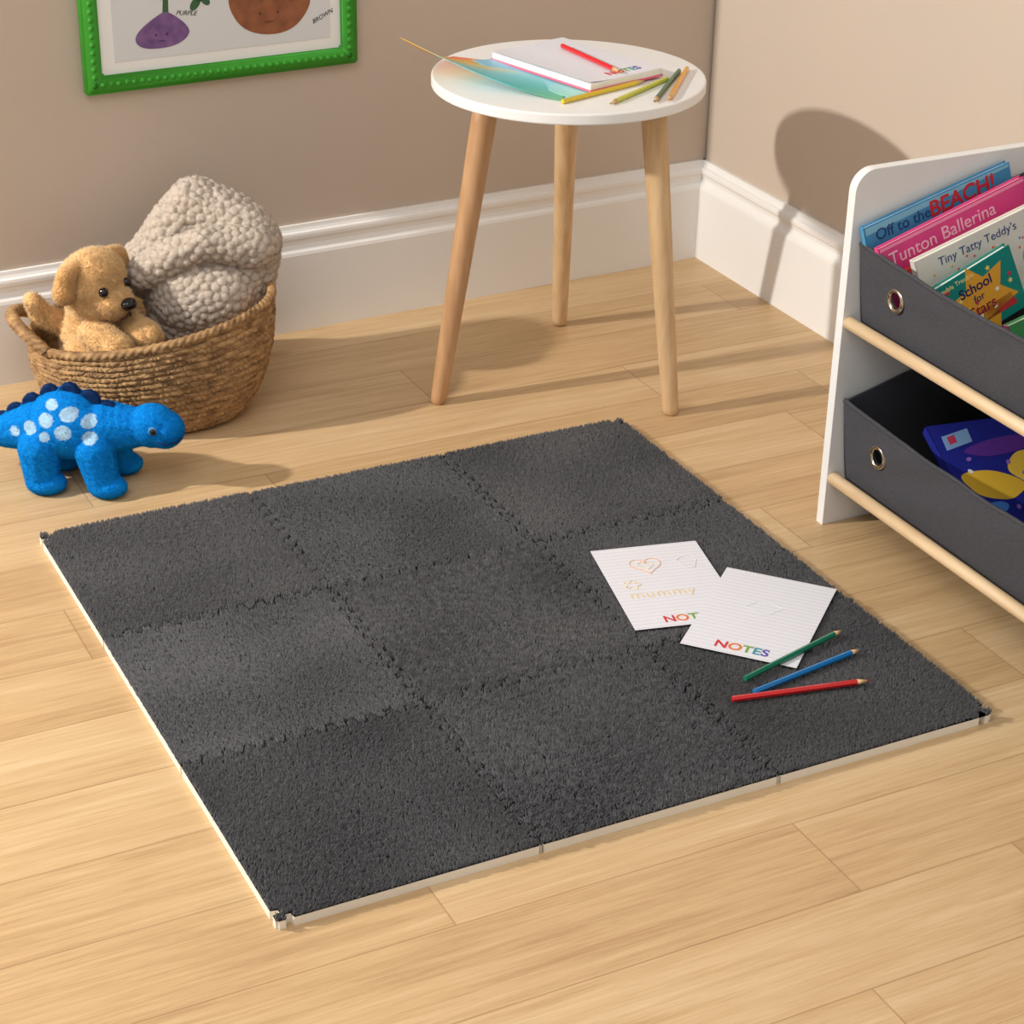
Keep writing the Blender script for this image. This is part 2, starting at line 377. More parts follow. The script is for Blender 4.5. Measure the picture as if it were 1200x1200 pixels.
V,F=sheet_mesh(.145,.218,lambda x,y:.0156+.006*max(0,-(x)/.0725-.3)**2); mesh("top_page",V,F,M_paper,pad)
textmesh("printed_letters","NOTES",.021,M_let,pad,T(.014,-.094,.0162),bold=.0004)
pencil((.924,1.168),(.934,1.004),.5162+.0045,(215,30,40),"red pencil lying on the open notepad")
def ramp_mat(name,cs,axis=0,scale=4,off=.5,const=False):
    m,nt,b=newmat(name);N=nt.nodes;L=nt.links
    tc=N.new("ShaderNodeTexCoord"); sp=N.new("ShaderNodeSeparateXYZ");L.new(tc.outputs["Object"],sp.inputs[0])
    a=N.new("ShaderNodeMath");a.operation='MULTIPLY_ADD';a.inputs[1].default_value=scale;a.inputs[2].default_value=off;L.new(sp.outputs[axis],a.inputs[0])
    r=N.new("ShaderNodeValToRGB");L.new(a.outputs[0],r.inputs[0]);e=r.color_ramp.elements
    if const: r.color_ramp.interpolation='CONSTANT'
    e[0].color=lin(cs[0]);e[1].color=lin(cs[-1])
    for i in range(1,len(cs)-1): k=e.new(i/(len(cs)-1));k.color=lin(cs[i])
    L.new(r.outputs[0],b.inputs["Base Color"]);b.inputs["Roughness"].default_value=.4;return m
fol=thing("card_folder","pastel rainbow card folder with lifted cover under the white notepad","folder",(.82,1.1,.5))
def patch(name,P,m,parent,n=12,th=.0009,ex=2.0):
    P=[np.array(p,float) for p in P]; V=[];F=[]
    for s in (0,1):
        for a in range(n+1):
            for b_ in range(n+1):
                u=a/n;v=b_/n; p=(P[0]*(1-u)*(1-v)+P[1]*u*(1-v)+P[2]*u*v+P[3]*(1-u)*v).copy()
                w=u*(1-v); zb=P[0][2]*(1-u)*(1-v)+P[3][2]*(1-u)*v+P[2][2]*u*v+P[0][2]*u*(1-v)
                p[2]=zb+(P[1][2]-P[0][2])*w**ex+(th if s else 0); V.append(p)
    m_=(n+1)**2
    for a in range(n):
        for b_ in range(n):
            q=(a*(n+1)+b_,(a+1)*(n+1)+b_,(a+1)*(n+1)+b_+1,a*(n+1)+b_+1); F.append(q); F.append(tuple(i+m_ for i in q)[::-1])
    bd=[a*(n+1) for a in range(n+1)]+[n*(n+1)+b_ for b_ in range(1,n+1)]+[a*(n+1)+n for a in range(n-1,-1,-1)]+[b_ for b_ in range(n-1,0,-1)]
    for k in range(len(bd)):
        k2=(k+1)%len(bd); F.append((bd[k],bd[k2],bd[k2]+m_,bd[k]+m_))
    return mesh(name,V,F,m,parent,False)
rainbow=ramp_mat("pastel_rainbow",[(165,222,205),(120,200,215),(120,190,220),(175,210,228)],1,4,.5)
coral=ramp_mat("coral_card",[(110,190,140),(80,190,190),(120,205,215),(238,200,90),(235,120,80)],1,4,.5)
patch("outer_cover",[(-.003,-.134,.0006),(-.16,.08,.056),(-.045,.140,.0008),(.09,.0,.0004)],coral,fol,ex=1.5)
patch("inner_card",[(.0119,-.1257,.0018),(-.0414,.0806,.0100),(.096,.116,.0018),(.149,-.090,.0018)],rainbow,fol,ex=3)
zt=.5+.0036
pencil((.812,.954),(.975,1.003),zt,(228,196,40),"yellow pencil on the round white table top")
pencil((1.012,1.000),(.868,.918),zt,(205,205,80),"lime green pencil on the round white table top")
pencil((1.050,1.030),(.932,.902),zt,(60,110,80),"dark green pencil on the round white table top")
pencil((1.068,1.037),(.955,.900),zt,(238,165,40),"orange pencil on the round white table top")

# ------------------------------------------------------------- framed print
fx0,fx1,fz0,fz1=.257,.709,.443,1.02
ang=WB; corner=Vector((1.408,1.505,0)); bx=Vector((math.cos(ang),math.sin(ang),0)); bo=Vector((math.sin(ang),-math.cos(ang),0))
def onwall(x,z,d=0):
    s=(x-1.408)/bx.x; p=corner+bx*s+bo*d; return Vector((p.x,p.y,z))
org=onwall((fx0+fx1)/2,fz0,0)
MF=Matrix.Translation(org)@Matrix(((bx.x,0,bo.x,0),(bx.y,0,bo.y,0),(0,1,0,0),(0,0,0,1)))
pf=thing("framed_print","green beaded picture frame with vegetable print hanging on the beige wall","picture frame",matrix=MF)
M_green=mat("green_frame_paint",(58,148,44),.6,var=.06,vscale=30,spec=.3)
W=(fx1-fx0)/bx.x; H=fz1-fz0; bw=.027
def hollow(name,x0,y0,x1,y1,b,z0,z1,m,bev):
    bm=bmesh.new(); o=[(x0,y0),(x1,y0),(x1,y1),(x0,y1)]; i=[(x0+b,y0+b),(x1-b,y0+b),(x1-b,y1-b),(x0+b,y1-b)]
    vs={}
    for zi,z in enumerate((z0,z1)):
        vs[zi]=([bm.verts.new((*p,z)) for p in o],[bm.verts.new((*p,z)) for p in i])
    for k in range(4):
        k2=(k+1)%4
        bm.faces.new((vs[1][0][k],vs[1][0][k2],vs[1][1][k2],vs[1][1][k])); bm.faces.new((vs[0][0][k2],vs[0][0][k],vs[0][1][k],vs[0][1][k2]))
        bm.faces.new((vs[0][0][k],vs[0][0][k2],vs[1][0][k2],vs[1][0][k])); bm.faces.new((vs[0][1][k2],vs[0][1][k],vs[1][1][k],vs[1][1][k2]))
    bmesh.ops.bevel(bm,geom=bm.edges[:],offset=bev,segments=2,affect='EDGES')
    me=bpy.data.meshes.new(name); bm.to_mesh(me); bm.free(); return me
me=hollow("frame_border",-W/2,0,W/2,H,bw,.001,.017,M_green,.003)
bm=bmesh.new(); bm.from_mesh(me)
def beads(x0,y0,x1,y1,rb=.0056,sp=.0122):
    L_=math.hypot(x1-x0,y1-y0); n=int(L_/sp)
    for k in range(n+1):
        t=k/n; bmesh.ops.create_uvsphere(bm,u_segments=12,v_segments=8,radius=rb,matrix=Matrix.Translation((x0+(x1-x0)*t,y0+(y1-y0)*t,.0140)))
h=bw/2+.001
beads(-W/2+h,h,W/2-h,h);beads(-W/2+h,H-h,W/2-h,H-h);beads(-W/2+h,h,-W/2+h,H-h);beads(W/2-h,h,W/2-h,H-h)
bm.to_mesh(me); bm.free()
finish(me,"frame_border",M_green,pf,True,label="green painted border with raised beads")
box("backing",(0,H/2,.004),(W-.03,H-.03,.004),M_white,pf)
box("mount",(0,H/2,.0075),(W-2*bw+.004,H-2*bw+.004,.003),mat("white_mount",(246,245,243),.7),pf)
pr_x0,pr_x1=-W/2+.050,W/2-.045
box("art_print",((pr_x0+pr_x1)/2,H/2+.004,.0094),(pr_x1-pr_x0,H-.082,.0012),mat("pale_print",(222,224,226),.7),pf)
def X_(x): return (x-(fx0+fx1)/2)/bx.x
def flat(name,pts,m,z=.0102,th=.0004): return prism(name,pts,z,z+th,m,pf)
def ell(cx,cy,rx,ry,rot=0,n=40,wob=0,ph=0):
    return [(cx+rx*(1+wob*math.sin(3*t+ph))*math.cos(t)*math.cos(rot)-ry*math.sin(t)*math.sin(rot),cy+rx*(1+wob*math.sin(3*t+ph))*math.cos(t)*math.sin(rot)+ry*math.sin(t)*math.cos(rot)) for t in np.linspace(0,2*pi,n,endpoint=False)]
z_=lambda z:z-.445
M_pur=mat("purple_ink",(104,72,128),.7,col2=(134,100,150),vscale=60); M_pot=mat("brown_ink",(158,98,64),.7,col2=(130,78,50),vscale=60); M_leaf=mat("leaf_ink",(60,100,66),.7); M_ink=mat("dark_ink",(50,44,50),.7)
M_face1=mat("faint_purple_ink",(80,54,100),.7); M_face2=mat("faint_brown_ink",(104,62,42),.7)
bulb=[]
for t in np.linspace(-pi/2,3*pi/2,60,endpoint=False):
    y=math.sin(t); c_=math.cos(t)
    w_=(abs(c_)**.8*.043 if y<.0 else (.039*(1-y**1.6)+.0043))*(1 if c_>=0 else -1)
    bulb.append((X_(.385)+w_+ (y*.006),z_(.524)+(y*.020 if y<0 else y*.034)))
flat("printed_bulb",bulb,M_pur)
flat("printed_stem",[(X_(.386),z_(.550)),(X_(.396),z_(.550)),(X_(.397),z_(.582)),(X_(.389),z_(.584))],M_leaf,.0100)
flat("printed_leaf",ell(X_(.392),z_(.598),.022,.009,1.2),M_leaf,.0108)
flat("printed_potato",ell(X_(.562),z_(.554),.068,.048,-.1,wob=.05),M_pot)
for ex in (.545,.575): flat("printed_eye",ell(X_(ex),z_(.540),.0022,.0026),M_face2,.0108)
flat("printed_smile",ell(X_(.56),z_(.526),.008,.0010),M_face2,.0108)
for ex in (.374,.392): flat("printed_eye",ell(X_(ex),z_(.525),.002,.0022),M_face1,.0108)
flat("printed_smile",ell(X_(.383),z_(.515),.006,.0009),M_face1,.0108)
for a,b_,r_ in ((.440,.566,.9),(.455,.572,2.2),(.447,.58,1.5)): flat("printed_leaf",ell(X_(a),z_(b_),.012,.0065,r_),M_leaf)
textmesh("printed_caption","PURPLE",.010,M_ink,pf,T(X_(.424),z_(.550),.0102,-.12),ext=.0003,shear=.3)
textmesh("printed_caption","BROWN",.010,M_ink,pf,T(X_(.652),z_(.522),.0102,.42),ext=.0003,shear=.3)
flat("printed_carrot",[(X_(.36),z_(.80)),(X_(.40),z_(.81)),(X_(.375),z_(.67))],mat("orange_ink",(225,130,50),.7))
flat("printed_pea_pod",ell(X_(.56),z_(.75),.06,.018,.7),M_leaf)

# ------------------------------------------------------------- basket
E1=Vector((.894,-.448,0)); E2=Vector((.448,.894,0))
def loc(a,b,z=0): v=E1*a+E2*b; return Vector((v.x,v.y,z))
BC=loc(-.316,1.258)
bas=thing("storage_basket","oval woven seagrass basket holding a toy puppy and chunky blanket","basket",(BC.x,BC.y,0),(0,0,math.atan2(-.448,.894)))
def bsurf(th,t,off=0):
    c=math.cos(th); zr=.154+.032*c
    f=t**.58; bul=.010*math.sin(pi*t)
    a=.138+(.186-.138)*f+bul+off; b=.118+(.158-.118)*f+bul+off
    wob=1+.012*math.sin(3*th+1)*t
    return Vector((a*math.cos(th)*wob,b*math.sin(th)*wob,.004+(zr-.004)*t))
NT,NR=1000,180; rows=17
V=[]
for r in range(NR+1):
    t=r/NR
    for s in range(NT):
        th=2*pi*s/NT
        row=t*rows+.35*noise.noise((math.cos(th)*3,math.sin(th)*3,t*5)); row=min(rows-.001,max(0,row)) ; k=int(row); fr=row-k
        jit=noise.noise((math.cos(th)*12,math.sin(th)*12,k*3.7))
        strand=math.sin(th*44+(k%2)*pi+(fr-.5)*1.2+jit*4)
        d=.0052*math.sqrt(max(0,math.sin(pi*fr)))*(.30+.70*abs(strand)**.8)+.003*jit*fr+.0014*noise.noise((s*.25,r*.5,0))
        V.append(bsurf(th,t,d-.003))
F=[]
for r in range(NR):
    for s in range(NT): s2=(s+1)%NT; F.append((r*NT+s,r*NT+s2,(r+1)*NT+s2,(r+1)*NT+s))
NI=24; b0=len(V)
for r in range(NI+1):
    t=1-r/NI*.96
    for s in range(NT): V.append(bsurf(2*pi*s/NT,t,-.009))
for s in range(NT):
    s2=(s+1)%NT; F.append((NR*NT+s,NR*NT+s2,b0+s2,b0+s))
for r in range(NI):
    for s in range(NT): s2=(s+1)%NT; F.append((b0+r*NT+s,b0+r*NT+s2,b0+(r+1)*NT+s2,b0+(r+1)*NT+s))
F.append(tuple(b0+NI*NT+s for s in range(NT))); F.append(tuple(range(NT))[::-1])
M_sea=mat("woven_seagrass",(192,152,103),.75,col2=(112,80,48),vscale=44,stretch=(1,1,2.6),bump=.4,bscale=300,detail=6)
mesh("woven_body",V,F,M_sea,bas,True)
def rope(name,path,closed,r=.0085,tw=9,parent=None,m=None):
    pts=[Vector(p) for p in path]; V=[];F=[];n=len(pts); seg=20; up=Vector((0,0,1))
    for i,p in enumerate(pts):
        a=pts[(i-1)%n] if (closed or i>0) else p; b=pts[(i+1)%n] if (closed or i<n-1) else p
        t=(b-a).normalized(); u=(up-t*up.dot(t)).normalized(); s=t.cross(u)
        for k in range(seg):
            an=2*pi*k/seg; rr=r*(.74+.34*abs(math.sin(1.5*an+tw*2*pi*i/n)))
            V.append(p+(u*math.cos(an)+s*math.sin(an))*rr)
    for i in range(n if closed else n-1):
        j=(i+1)%n
        for k in range(seg): k2=(k+1)%seg; F.append((i*seg+k,i*seg+k2,j*seg+k2,j*seg+k))
    return mesh(name,V,F,m,parent,True)
rope("braided_rim",[bsurf(2*pi*s/600,1,-.003) for s in range(600)],True,.0070,48,bas,M_sea)
path=[]
for k in range(90):
    u=k/89; th=pi+.22+(u-.5)*1.05; p=bsurf(th,1,.001+.020*math.sin(pi*u)); p.z+=.036*math.sin(pi*u)**.8+.001; path.append(p)
rope("handle",path,False,.0095,10,bas,M_sea)

# ------------------------------------------------------------- blanket
RE=Matrix.Rotation(math.atan2(-.448,.894),4,'Z')
bp_=[('s',loc(-.238,1.330,.155),(.100,.084,.120),RE),
 ('c',loc(-.325,1.335,.195),.050,loc(-.250,1.35,.292),.048),
 ('c',loc(-.250,1.35,.292),.048,loc(-.180,1.335,.245),.058),
 ('c',loc(-.180,1.335,.238),.058,loc(-.188,1.32,.165),.048),
 ('c',loc(-.322,1.265,.215),.026,loc(-.230,1.268,.265),.028),('c',loc(-.230,1.268,.265),.028,loc(-.160,1.29,.250),.028),
 ('s',loc(-.240,1.285,.175),(.080,.060,.060),RE)]
me=blob(bp_,.0021,12)
Vb,Tb=arrays(me)
Nn=np.empty(len(me.vertices)*3,np.float32); me.vertices.foreach_get("normal",Nn); Nn=Nn.reshape(-1,3)
SPB=.0106; order=rng.permutation(len(Vb)); grid={}; seeds=[]
for ii in order:
    p=Vb[ii]; key=(int(p[0]//SPB),int(p[1]//SPB),int(p[2]//SPB)); ok=True
    for ax in (-1,0,1):
        for ay in (-1,0,1):
            for az in (-1,0,1):
                for qq in grid.get((key[0]+ax,key[1]+ay,key[2]+az),()):
                    if (qq[0]-p[0])**2+(qq[1]-p[1])**2+(qq[2]-p[2])**2<SPB*SPB: ok=False;break
                if not ok: break
            if not ok: break
        if not ok: break
    if ok: grid.setdefault(key,[]).append(p.copy()); seeds.append(p.copy())
kd=kdtree.KDTree(len(seeds))
for ii,p in enumerate(seeds): kd.insert(Vector(p),ii)
kd.balance()
ds=[]
for v in Vb:
    q=Vector(v); _,_,dd=kd.find(q)
    big=noise.noise(q*12+Vector((3,1,8)))
    ds.append(.0038*math.sqrt(max(0,1-(dd/.0070)**2))-.001+.009*big)
Vb=Vb+Nn*np.array(ds)[:,None]
me.vertices.foreach_set("co",Vb.ravel().astype(np.float32)); me.update()
me=furry(me,110000,.0026,.0005,.8,(0,0,-.1),.4)
bl_o=Vector((BC.x,BC.y,.02))
bl=thing("blanket","chunky bobble-knit beige blanket bundled in the woven basket","blanket",bl_o)
o=finish(me,"knitted_fabric",mat("taupe_fleece",(198,183,167),.95,var=.08,vscale=60,sheen=.2,bump=.4,bscale=500),bl,True,matrix=Matrix.Translation(-bl_o))

# ------------------------------------------------------------- plush puppy
HC=loc(-.392,1.222,.214)
fd=(E1*.82-E2*.50+Vector((0,0,-.16))).normalized(); sd=Vector((0,0,1)).cross(fd).normalized(); ud=fd.cross(sd)
HS=1.17
def hp(f,s,u): return HC+(fd*f+sd*s+ud*u)*HS
def RM(): return Matrix(((fd.x,sd.x,ud.x,0),(fd.y,sd.y,ud.y,0),(fd.z,sd.z,ud.z,0),(0,0,0,1)))
def hr(a,b,c): return (a*HS,b*HS,c*HS)
dog_o=loc(-.385,1.24,.02)
dg=[('s',hp(0,0,0),hr(.041,.044,.040),RM()),('s',hp(.028,0,-.013),hr(.029,.030,.022),RM()),('s',hp(.004,.0,.012),hr(.034,.039,.034),RM()),('s',hp(.012,0,-.02),hr(.030,.040,.022),RM()),
 ('s',loc(-.392,1.245,.110),(.058,.054,.078)),('s',loc(-.39,1.245,.16),(.048,.044,.045)),
 ('c',loc(-.385,1.185,.145),.026,loc(-.350,1.158,.132),.025),('c',loc(-.35,1.235,.145),.022,loc(-.312,1.200,.137),.023),
 ('c',loc(-.41,1.19,.10),.035,loc(-.36,1.16,.09),.028),('c',loc(-.36,1.24,.09),.03,loc(-.32,1.2,.08),.026),
 ('c',loc(-.435,1.25,.13),.020,loc(-.474,1.235,.155),.016),('c',loc(-.474,1.235,.155),.016,loc(-.484,1.225,.182),.012)]
me=blob(dg,.003,6); me=furry(me,100000,.0060,.0006,.6,(0,0,-.1),1.1,110)
pup=thing("toy_puppy","golden fluffy plush puppy with dark nose sitting in the woven basket","soft toy",dog_o)
MI=Matrix.Translation(-dog_o)
M_fur=mat("golden_fur",(244,202,142),.9,var=.06,vscale=60,sheen=.3,spec=.2)
M_fur2=mat("ear_fur",(234,186,124),.9,var=.06,vscale=60,sheen=.3,spec=.2)
finish(me,"body",M_fur,pup,True,matrix=MI)
def ear(sgn):
    p0=hp(-.002,sgn*.028,.030); p1=hp(-.002,sgn*.047,.024); p2=hp(.000,sgn*.053,.002)
    e=blob([('c',p0,.010,p1,.013),('c',p1,.013,p2,.015)],.0025,4); e=furry(e,9000,.0050,.0006,.6,(0,0,-.3),1.0,110)
    finish(e,"ear",M_fur2,pup,True,matrix=MI)
ear(1);ear(-1)
M_blk=mat("black_plastic",(18,14,14),.12)
MI0=MI
def sph(name,c,r,m,parent,rot=None):
    bm=bmesh.new(); bmesh.ops.create_uvsphere(bm,u_segments=24,v_segments=16,radius=1,matrix=MI0@Matrix.Translation(c)@(rot or Matrix.Identity(4))@Matrix.Diagonal((*r,1)))
    me=bpy.data.meshes.new(name); bm.to_mesh(me); bm.free(); return finish(me,name,m,parent,True)
for s in (1,-1): sph("eye",hp(.037,s*.0215,.008),(.0072,.0072,.0076),M_blk,pup)
sph("nose",hp(.061,0,-.006),(.0105,.0130,.0095),M_blk,pup,RM())
tube("mouth",[MI@hp(.057,-.010,-.027),MI@hp(.061,-.004,-.023),MI@hp(.064,0,-.016),MI@hp(.061,.004,-.023),MI@hp(.057,.010,-.027)],.0018,mat("mouth_thread",(70,40,30),.8),pup,seg=6)

# ------------------------------------------------------------- plush dinosaur
a_=math.radians(-34)
din=thing("toy_dinosaur","bright blue plush dinosaur with white spots and navy back plates","soft toy",(.102,1.058,0),(0,0,a_))
dp=[('s',(-.008,0,.088),(.068,.050,.047)),('s',(-.012,0,.100),(.052,.042,.044)),
 ('c',(.04,0,.088),.040,(.085,0,.092),.029),('s',(.112,0,.097),(.036,.031,.031)),('s',(.130,0,.092),(.027,.029,.026)),
 ('c',(-.05,0,.086),.040,(-.10,0,.074),.026),('c',(-.10,0,.074),.026,(-.165,.004,.072),.012),
 ('c',(.036,-.030,.064),.029,(.046,-.036,.020),.0235),('c',(.036,.030,.064),.029,(.046,.036,.020),.0235),
 ('c',(-.044,-.032,.064),.031,(-.042,-.038,.020),.0245),('c',(-.044,.032,.064),.031,(-.042,.038,.020),.0245),
 ('s',(.053,-.038,.015),(.028,.023,.0155)),('s',(.053,.038,.015),(.028,.023,.0155)),('s',(-.036,-.040,.015),(.029,.024,.0155)),('s',(-.036,.040,.015),(.029,.024,.0155))]
me=blob(dp,.0018,8); Vd,Td=arrays(me); Vd[:,2]=np.maximum(Vd[:,2],.0018)
me=np_mesh("body",Vd,Td)
spots=[(.004,.121,.013,.009),(-.028,.112,.011,.009),(-.053,.098,.0105,.0085),(-.002,.098,.012,.010),(.032,.111,.0105,.0085),(.034,.091,.0105,.0085),(-.022,.131,.009,.006),(-.029,.090,.008,.007),(-.078,.088,.008,.007)]
cols_=np.zeros((len(Vd),4),np.float32); cols_[:]=lin((18,138,220))
for (sx,sz,rx,rz) in spots:
    d=((Vd[:,0]-sx)/rx)**2+((Vd[:,2]-sz)/rz)**2
    k=(d<1)&(abs(Vd[:,1])>.006); cols_[k]=lin((178,212,236))
me=furry(me,170000,.0025,.00040,.75,(-.1,0,-.1),.6,150,colors=cols_)
finish(me,"body",mat("blue_plush",(255,255,255),1.0,attr="tint",spec=.05),din,False)
M_navy=mat("navy_felt",(22,50,96),.95,spec=.1)
for k,(x,z,hh) in enumerate([(-.105,.092,.010),(-.084,.104,.013),(-.060,.117,.017),(-.033,.131,.019),(-.004,.137,.018),(.024,.130,.015),(.048,.118,.012),(.070,.113,.009)]):
    tri=[(x-.016,z-.010),(x+.016,z-.010),(x+.014,z+hh*.35),(x+.008,z+hh*.8),(x,z+hh),(x-.008,z+hh*.85),(x-.014,z+hh*.4)]
    pl_=prism("back_plate",tri,-.0055,.0055,M_navy,din,bev=.0026,matrix=Matrix.Rotation(pi/2,4,'X'))
    e=furry(pl_.data,1500,.0022,.0005,.7,(0,0,0),.5,150); e.materials.append(M_navy); pl_.data=e
MI0=Matrix.Identity(4)
for s in (1,-1):
    sph("eye_surround",(.121,s*.0290,.102),(.0066,.0032,.0066),mat("eye_felt",(70,130,185),.8),din)
    sph("eye",(.122,s*.0322,.102),(.0046,.003,.0048),M_blk,din)
tube("mouth",[(.157,-.010,.086),(.151,-.021,.083),(.138,-.0310,.083),(.128,-.0330,.088)],.0013,M_navy,din,seg=6)

# ------------------------------------------------------------- book storage unit
unit=thing("book_storage_unit","white-sided children's book rack with grey fabric bins and wooden dowels","storage unit",(1.0,.5,0))
M_unit=mat("white_panel",(236,236,234),.45,var=.01)
dep=.375; ht=.513; r=.03
def side(y0):
    out=[(0,0),(dep,0),(dep,ht)]
    out+= [(r-r*math.sin(t),ht-r+r*math.cos(t)) for t in np.linspace(0,pi/2,10)]
    prism("side_panel",out,0,.015,M_unit,unit,bev=.001,matrix=Matrix.Translation((0,y0,0))@Matrix.Rotation(pi/2,4,'X'))
side(.015); side(-.60)
M_dow=mat("pale_dowel",(234,207,168),.5,col2=(216,184,142),vscale=14,stretch=(6,.7,6),detail=4)
for z in (.303,.072): tube("dowel",[(.0095,.0005,z),(.0095,-.60,z)],.0088,M_dow,unit,seg=20)
for z in (.480,.250): tube("dowel",[(dep-.03,.0005,z),(dep-.03,-.60,z)],.0088,M_dow,unit,seg=20)
M_fab=mat("charcoal_felt",(78,78,83),.95,var=.22,vscale=600,bump=.8,bscale=700,spec=.1)
M_ring=mat("brushed_metal",(196,184,165),.22,metal=1.0)
def fbin(zb,zt,zbk):
    y0,y1=-.0035,-.592; t=.003; n=60
    xf,xb,xr=.0130,.033,dep-.045
    binp=bpy.data.objects.new("fabric_bin",None); link(binp); binp.parent=unit; binp.empty_display_size=.02
    V=[];F=[]
    m_=14
    def sagf(y,k_): return .011*math.sin(pi*k_)+.0015*noise.noise((y*14,zb*9,2))
    for s in (0,1):
        for a in range(n+1):
            y=y0+(y1-y0)*a/n; sag=sagf(y,a/n)
            for b_ in range(m_+1):
                q=b_/m_; wr=.0036*noise.noise((y*13+q*1.8,q*2.2,zb*20))*(.3+.7*q)*min(1,8*a/n,8*(1-a/n))
                V.append((xb+(xf-xb)*q**.7+max(-.001,wr)+(t if s else 0),y,zb+(zt-sag-zb)*q))
    k=(n+1)*(m_+1)
    for a in range(n):
        for b_ in range(m_):
            q=(a*(m_+1)+b_,(a+1)*(m_+1)+b_,(a+1)*(m_+1)+b_+1,a*(m_+1)+b_+1); F.append(q[::-1]); F.append(tuple(i+k for i in q))
    bd=[a*(m_+1) for a in range(n+1)]+[n*(m_+1)+b_ for b_ in range(1,m_+1)]+[a*(m_+1)+m_ for a in range(n-1,-1,-1)]+[b_ for b_ in range(m_-1,0,-1)]
    for i in range(len(bd)): j=(i+1)%len(bd); F.append((bd[i],bd[j],bd[j]+k,bd[i]+k))
    fp=mesh("front_panel",V,F,M_fab,binp)
    bm=bmesh.new(); bm.from_mesh(fp.data); bmesh.ops.recalc_face_normals(bm,faces=bm.faces[:]); bm.to_mesh(fp.data); bm.free()
    ze=zt-.052
    for ye in (-.083,-.50):
        bm=bmesh.new(); bmesh.ops.create_cone(bm,cap_ends=True,segments=32,radius1=.0115,radius2=.0115,depth=.06,matrix=Matrix.Translation((.015,ye,ze))@Matrix.Rotation(pi/2,4,'Y'))
        cm=bpy.data.meshes.new("c"); bm.to_mesh(cm); bm.free(); co=bpy.data.objects.new("c",cm); link(co); co.parent=unit
        bo_=fp.modifiers.new("h","BOOLEAN"); bo_.object=co; bo_.operation='DIFFERENCE'; bo_.solver='EXACT'
        bpy.context.view_layer.update()
        nm=evalmesh(fp); fp.modifiers.clear(); fp.data=nm; bpy.data.objects.remove(co)
        xe=xb+(xf-xb)*((ze-zb)/(zt-zb))**.7
        ring=[(xe,ye+.0138*math.cos(u),ze+.0138*math.sin(u)) for u in np.linspace(0,2*pi,40,endpoint=False)]
        tube("eyelet",ring,.0032,M_ring,binp,seg=10,closed=True,label="polished metal eyelet")
    tube("top_hem",[(xf+.001+max(-.001,.0036*noise.noise(((y0+(y1-y0)*a/n)*13+1.8,2.2,zb*20))*min(1,8*a/n,8*(1-a/n))),y0+(y1-y0)*a/n,zt-sagf(y0+(y1-y0)*a/n,a/n)) for a in range(n+1)],.0028,M_fab,binp,seg=8)
    def wallp(name,P):
        P=[Vector(p) for p in P]; nrm=(P[1]-P[0]).cross(P[3]-P[0]).normalized()*t
        V=P+[p+nrm for p in P]; F=[(0,3,2,1),(4,5,6,7)]+[(i,(i+1)%4,(i+1)%4+4,i+4) for i in range(4)]
        return mesh(name,V,F,M_fab,binp)
    for y in (y0,y1+t): wallp("side_gusset",[(xb,y,zb),(xr,y,zb),(xr,y,zbk),(xf+.002,y,zt)])
    wallp("back_panel",[(xr,y0,zb),(xr,y1,zb),(xr,y1,zbk),(xr,y0,zbk)])
    wallp("bin_base",[(xb,y0,zb),(xr,y0,zb),(xr,y1,zb),(xb,y1,zb)])
fbin(.281,.414,.492); fbin(.052,.190,.268)

# ------------------------------------------------------------- books
def book(TL,w,h,alpha,lean,th,cov,label,texts,extra=None,spine=None,group="picture books in the upper fabric bin"):
    al=math.radians(alpha); ln=math.radians(lean)
    X=Vector((math.cos(al),0,math.sin(al))); Yv=Vector((-math.sin(al),0,math.cos(al))); Z=X.cross(Yv)
    M3=Matrix(((X.x,Yv.x,Z.x),(X.y,Yv.y,Z.y),(X.z,Yv.z,Z.z))).to_4x4()@Matrix.Rotation(-ln,4,'X')
    o=Vector(TL)-(M3@Vector((0,h,0)))
    b=thing("picture_book",label,"book",matrix=Matrix.Translation(o)@M3,group=group)
    mc=mat("glossy_cover",cov,.3,var=.04,vscale=30); mp=mat("book_pages",(240,236,226),.7,var=.06,vscale=120,stretch=(.3,.3,6))
    box("front_cover",(w/2,h/2,-.0008),(w,h,.0016),mc,b,bev=.0004)
    box("back_cover",(w/2,h/2,-th+.0008),(w,h,.0016),mc,b,bev=.0004)
    box("spine",(.0008,h/2,-th/2),(.0016,h,th),mc if spine is None else mat("spine_cloth",spine,.5),b,bev=.0004)
    box("page_block",(w/2,h/2,-th/2),(w-.006,h-.006,th-.003),mp,b)
    for (s,x,y,size,c,rz,bold) in texts:
        textmesh("title_lettering",s,size,mat("title_ink",c,.5),b,T(x,y,.0003,rz),align='LEFT',ext=.0003,bold=bold)
    if extra: extra(b,w,h)
    return b
def flatb(name,pts,c,b,z=.0000): prism(name,pts,z,z+.0003,mat("cover_ink",c,.5),b)
def star(cx,cy,r1,r2,n=5,rot=0): return [(cx+(r1 if k%2==0 else r2)*math.cos(pi/2+rot+pi*k/n),cy+(r1 if k%2==0 else r2)*math.sin(pi/2+rot+pi*k/n)) for k in range(2*n)]
def ex_sea(b,w,h):
    flatb("wave_band",[(0.002,0.002),(w-.002,.002)]+[(w-.002-(w-.004)*t,.07+.006*math.sin(t*14)) for t in np.linspace(0,1,30)],(240,214,150),b)
    flatb("sky_stripe",[(.002,h-.012),(w-.002,h-.006),(w-.002,h-.002),(.002,h-.002)],(130,195,220),b)
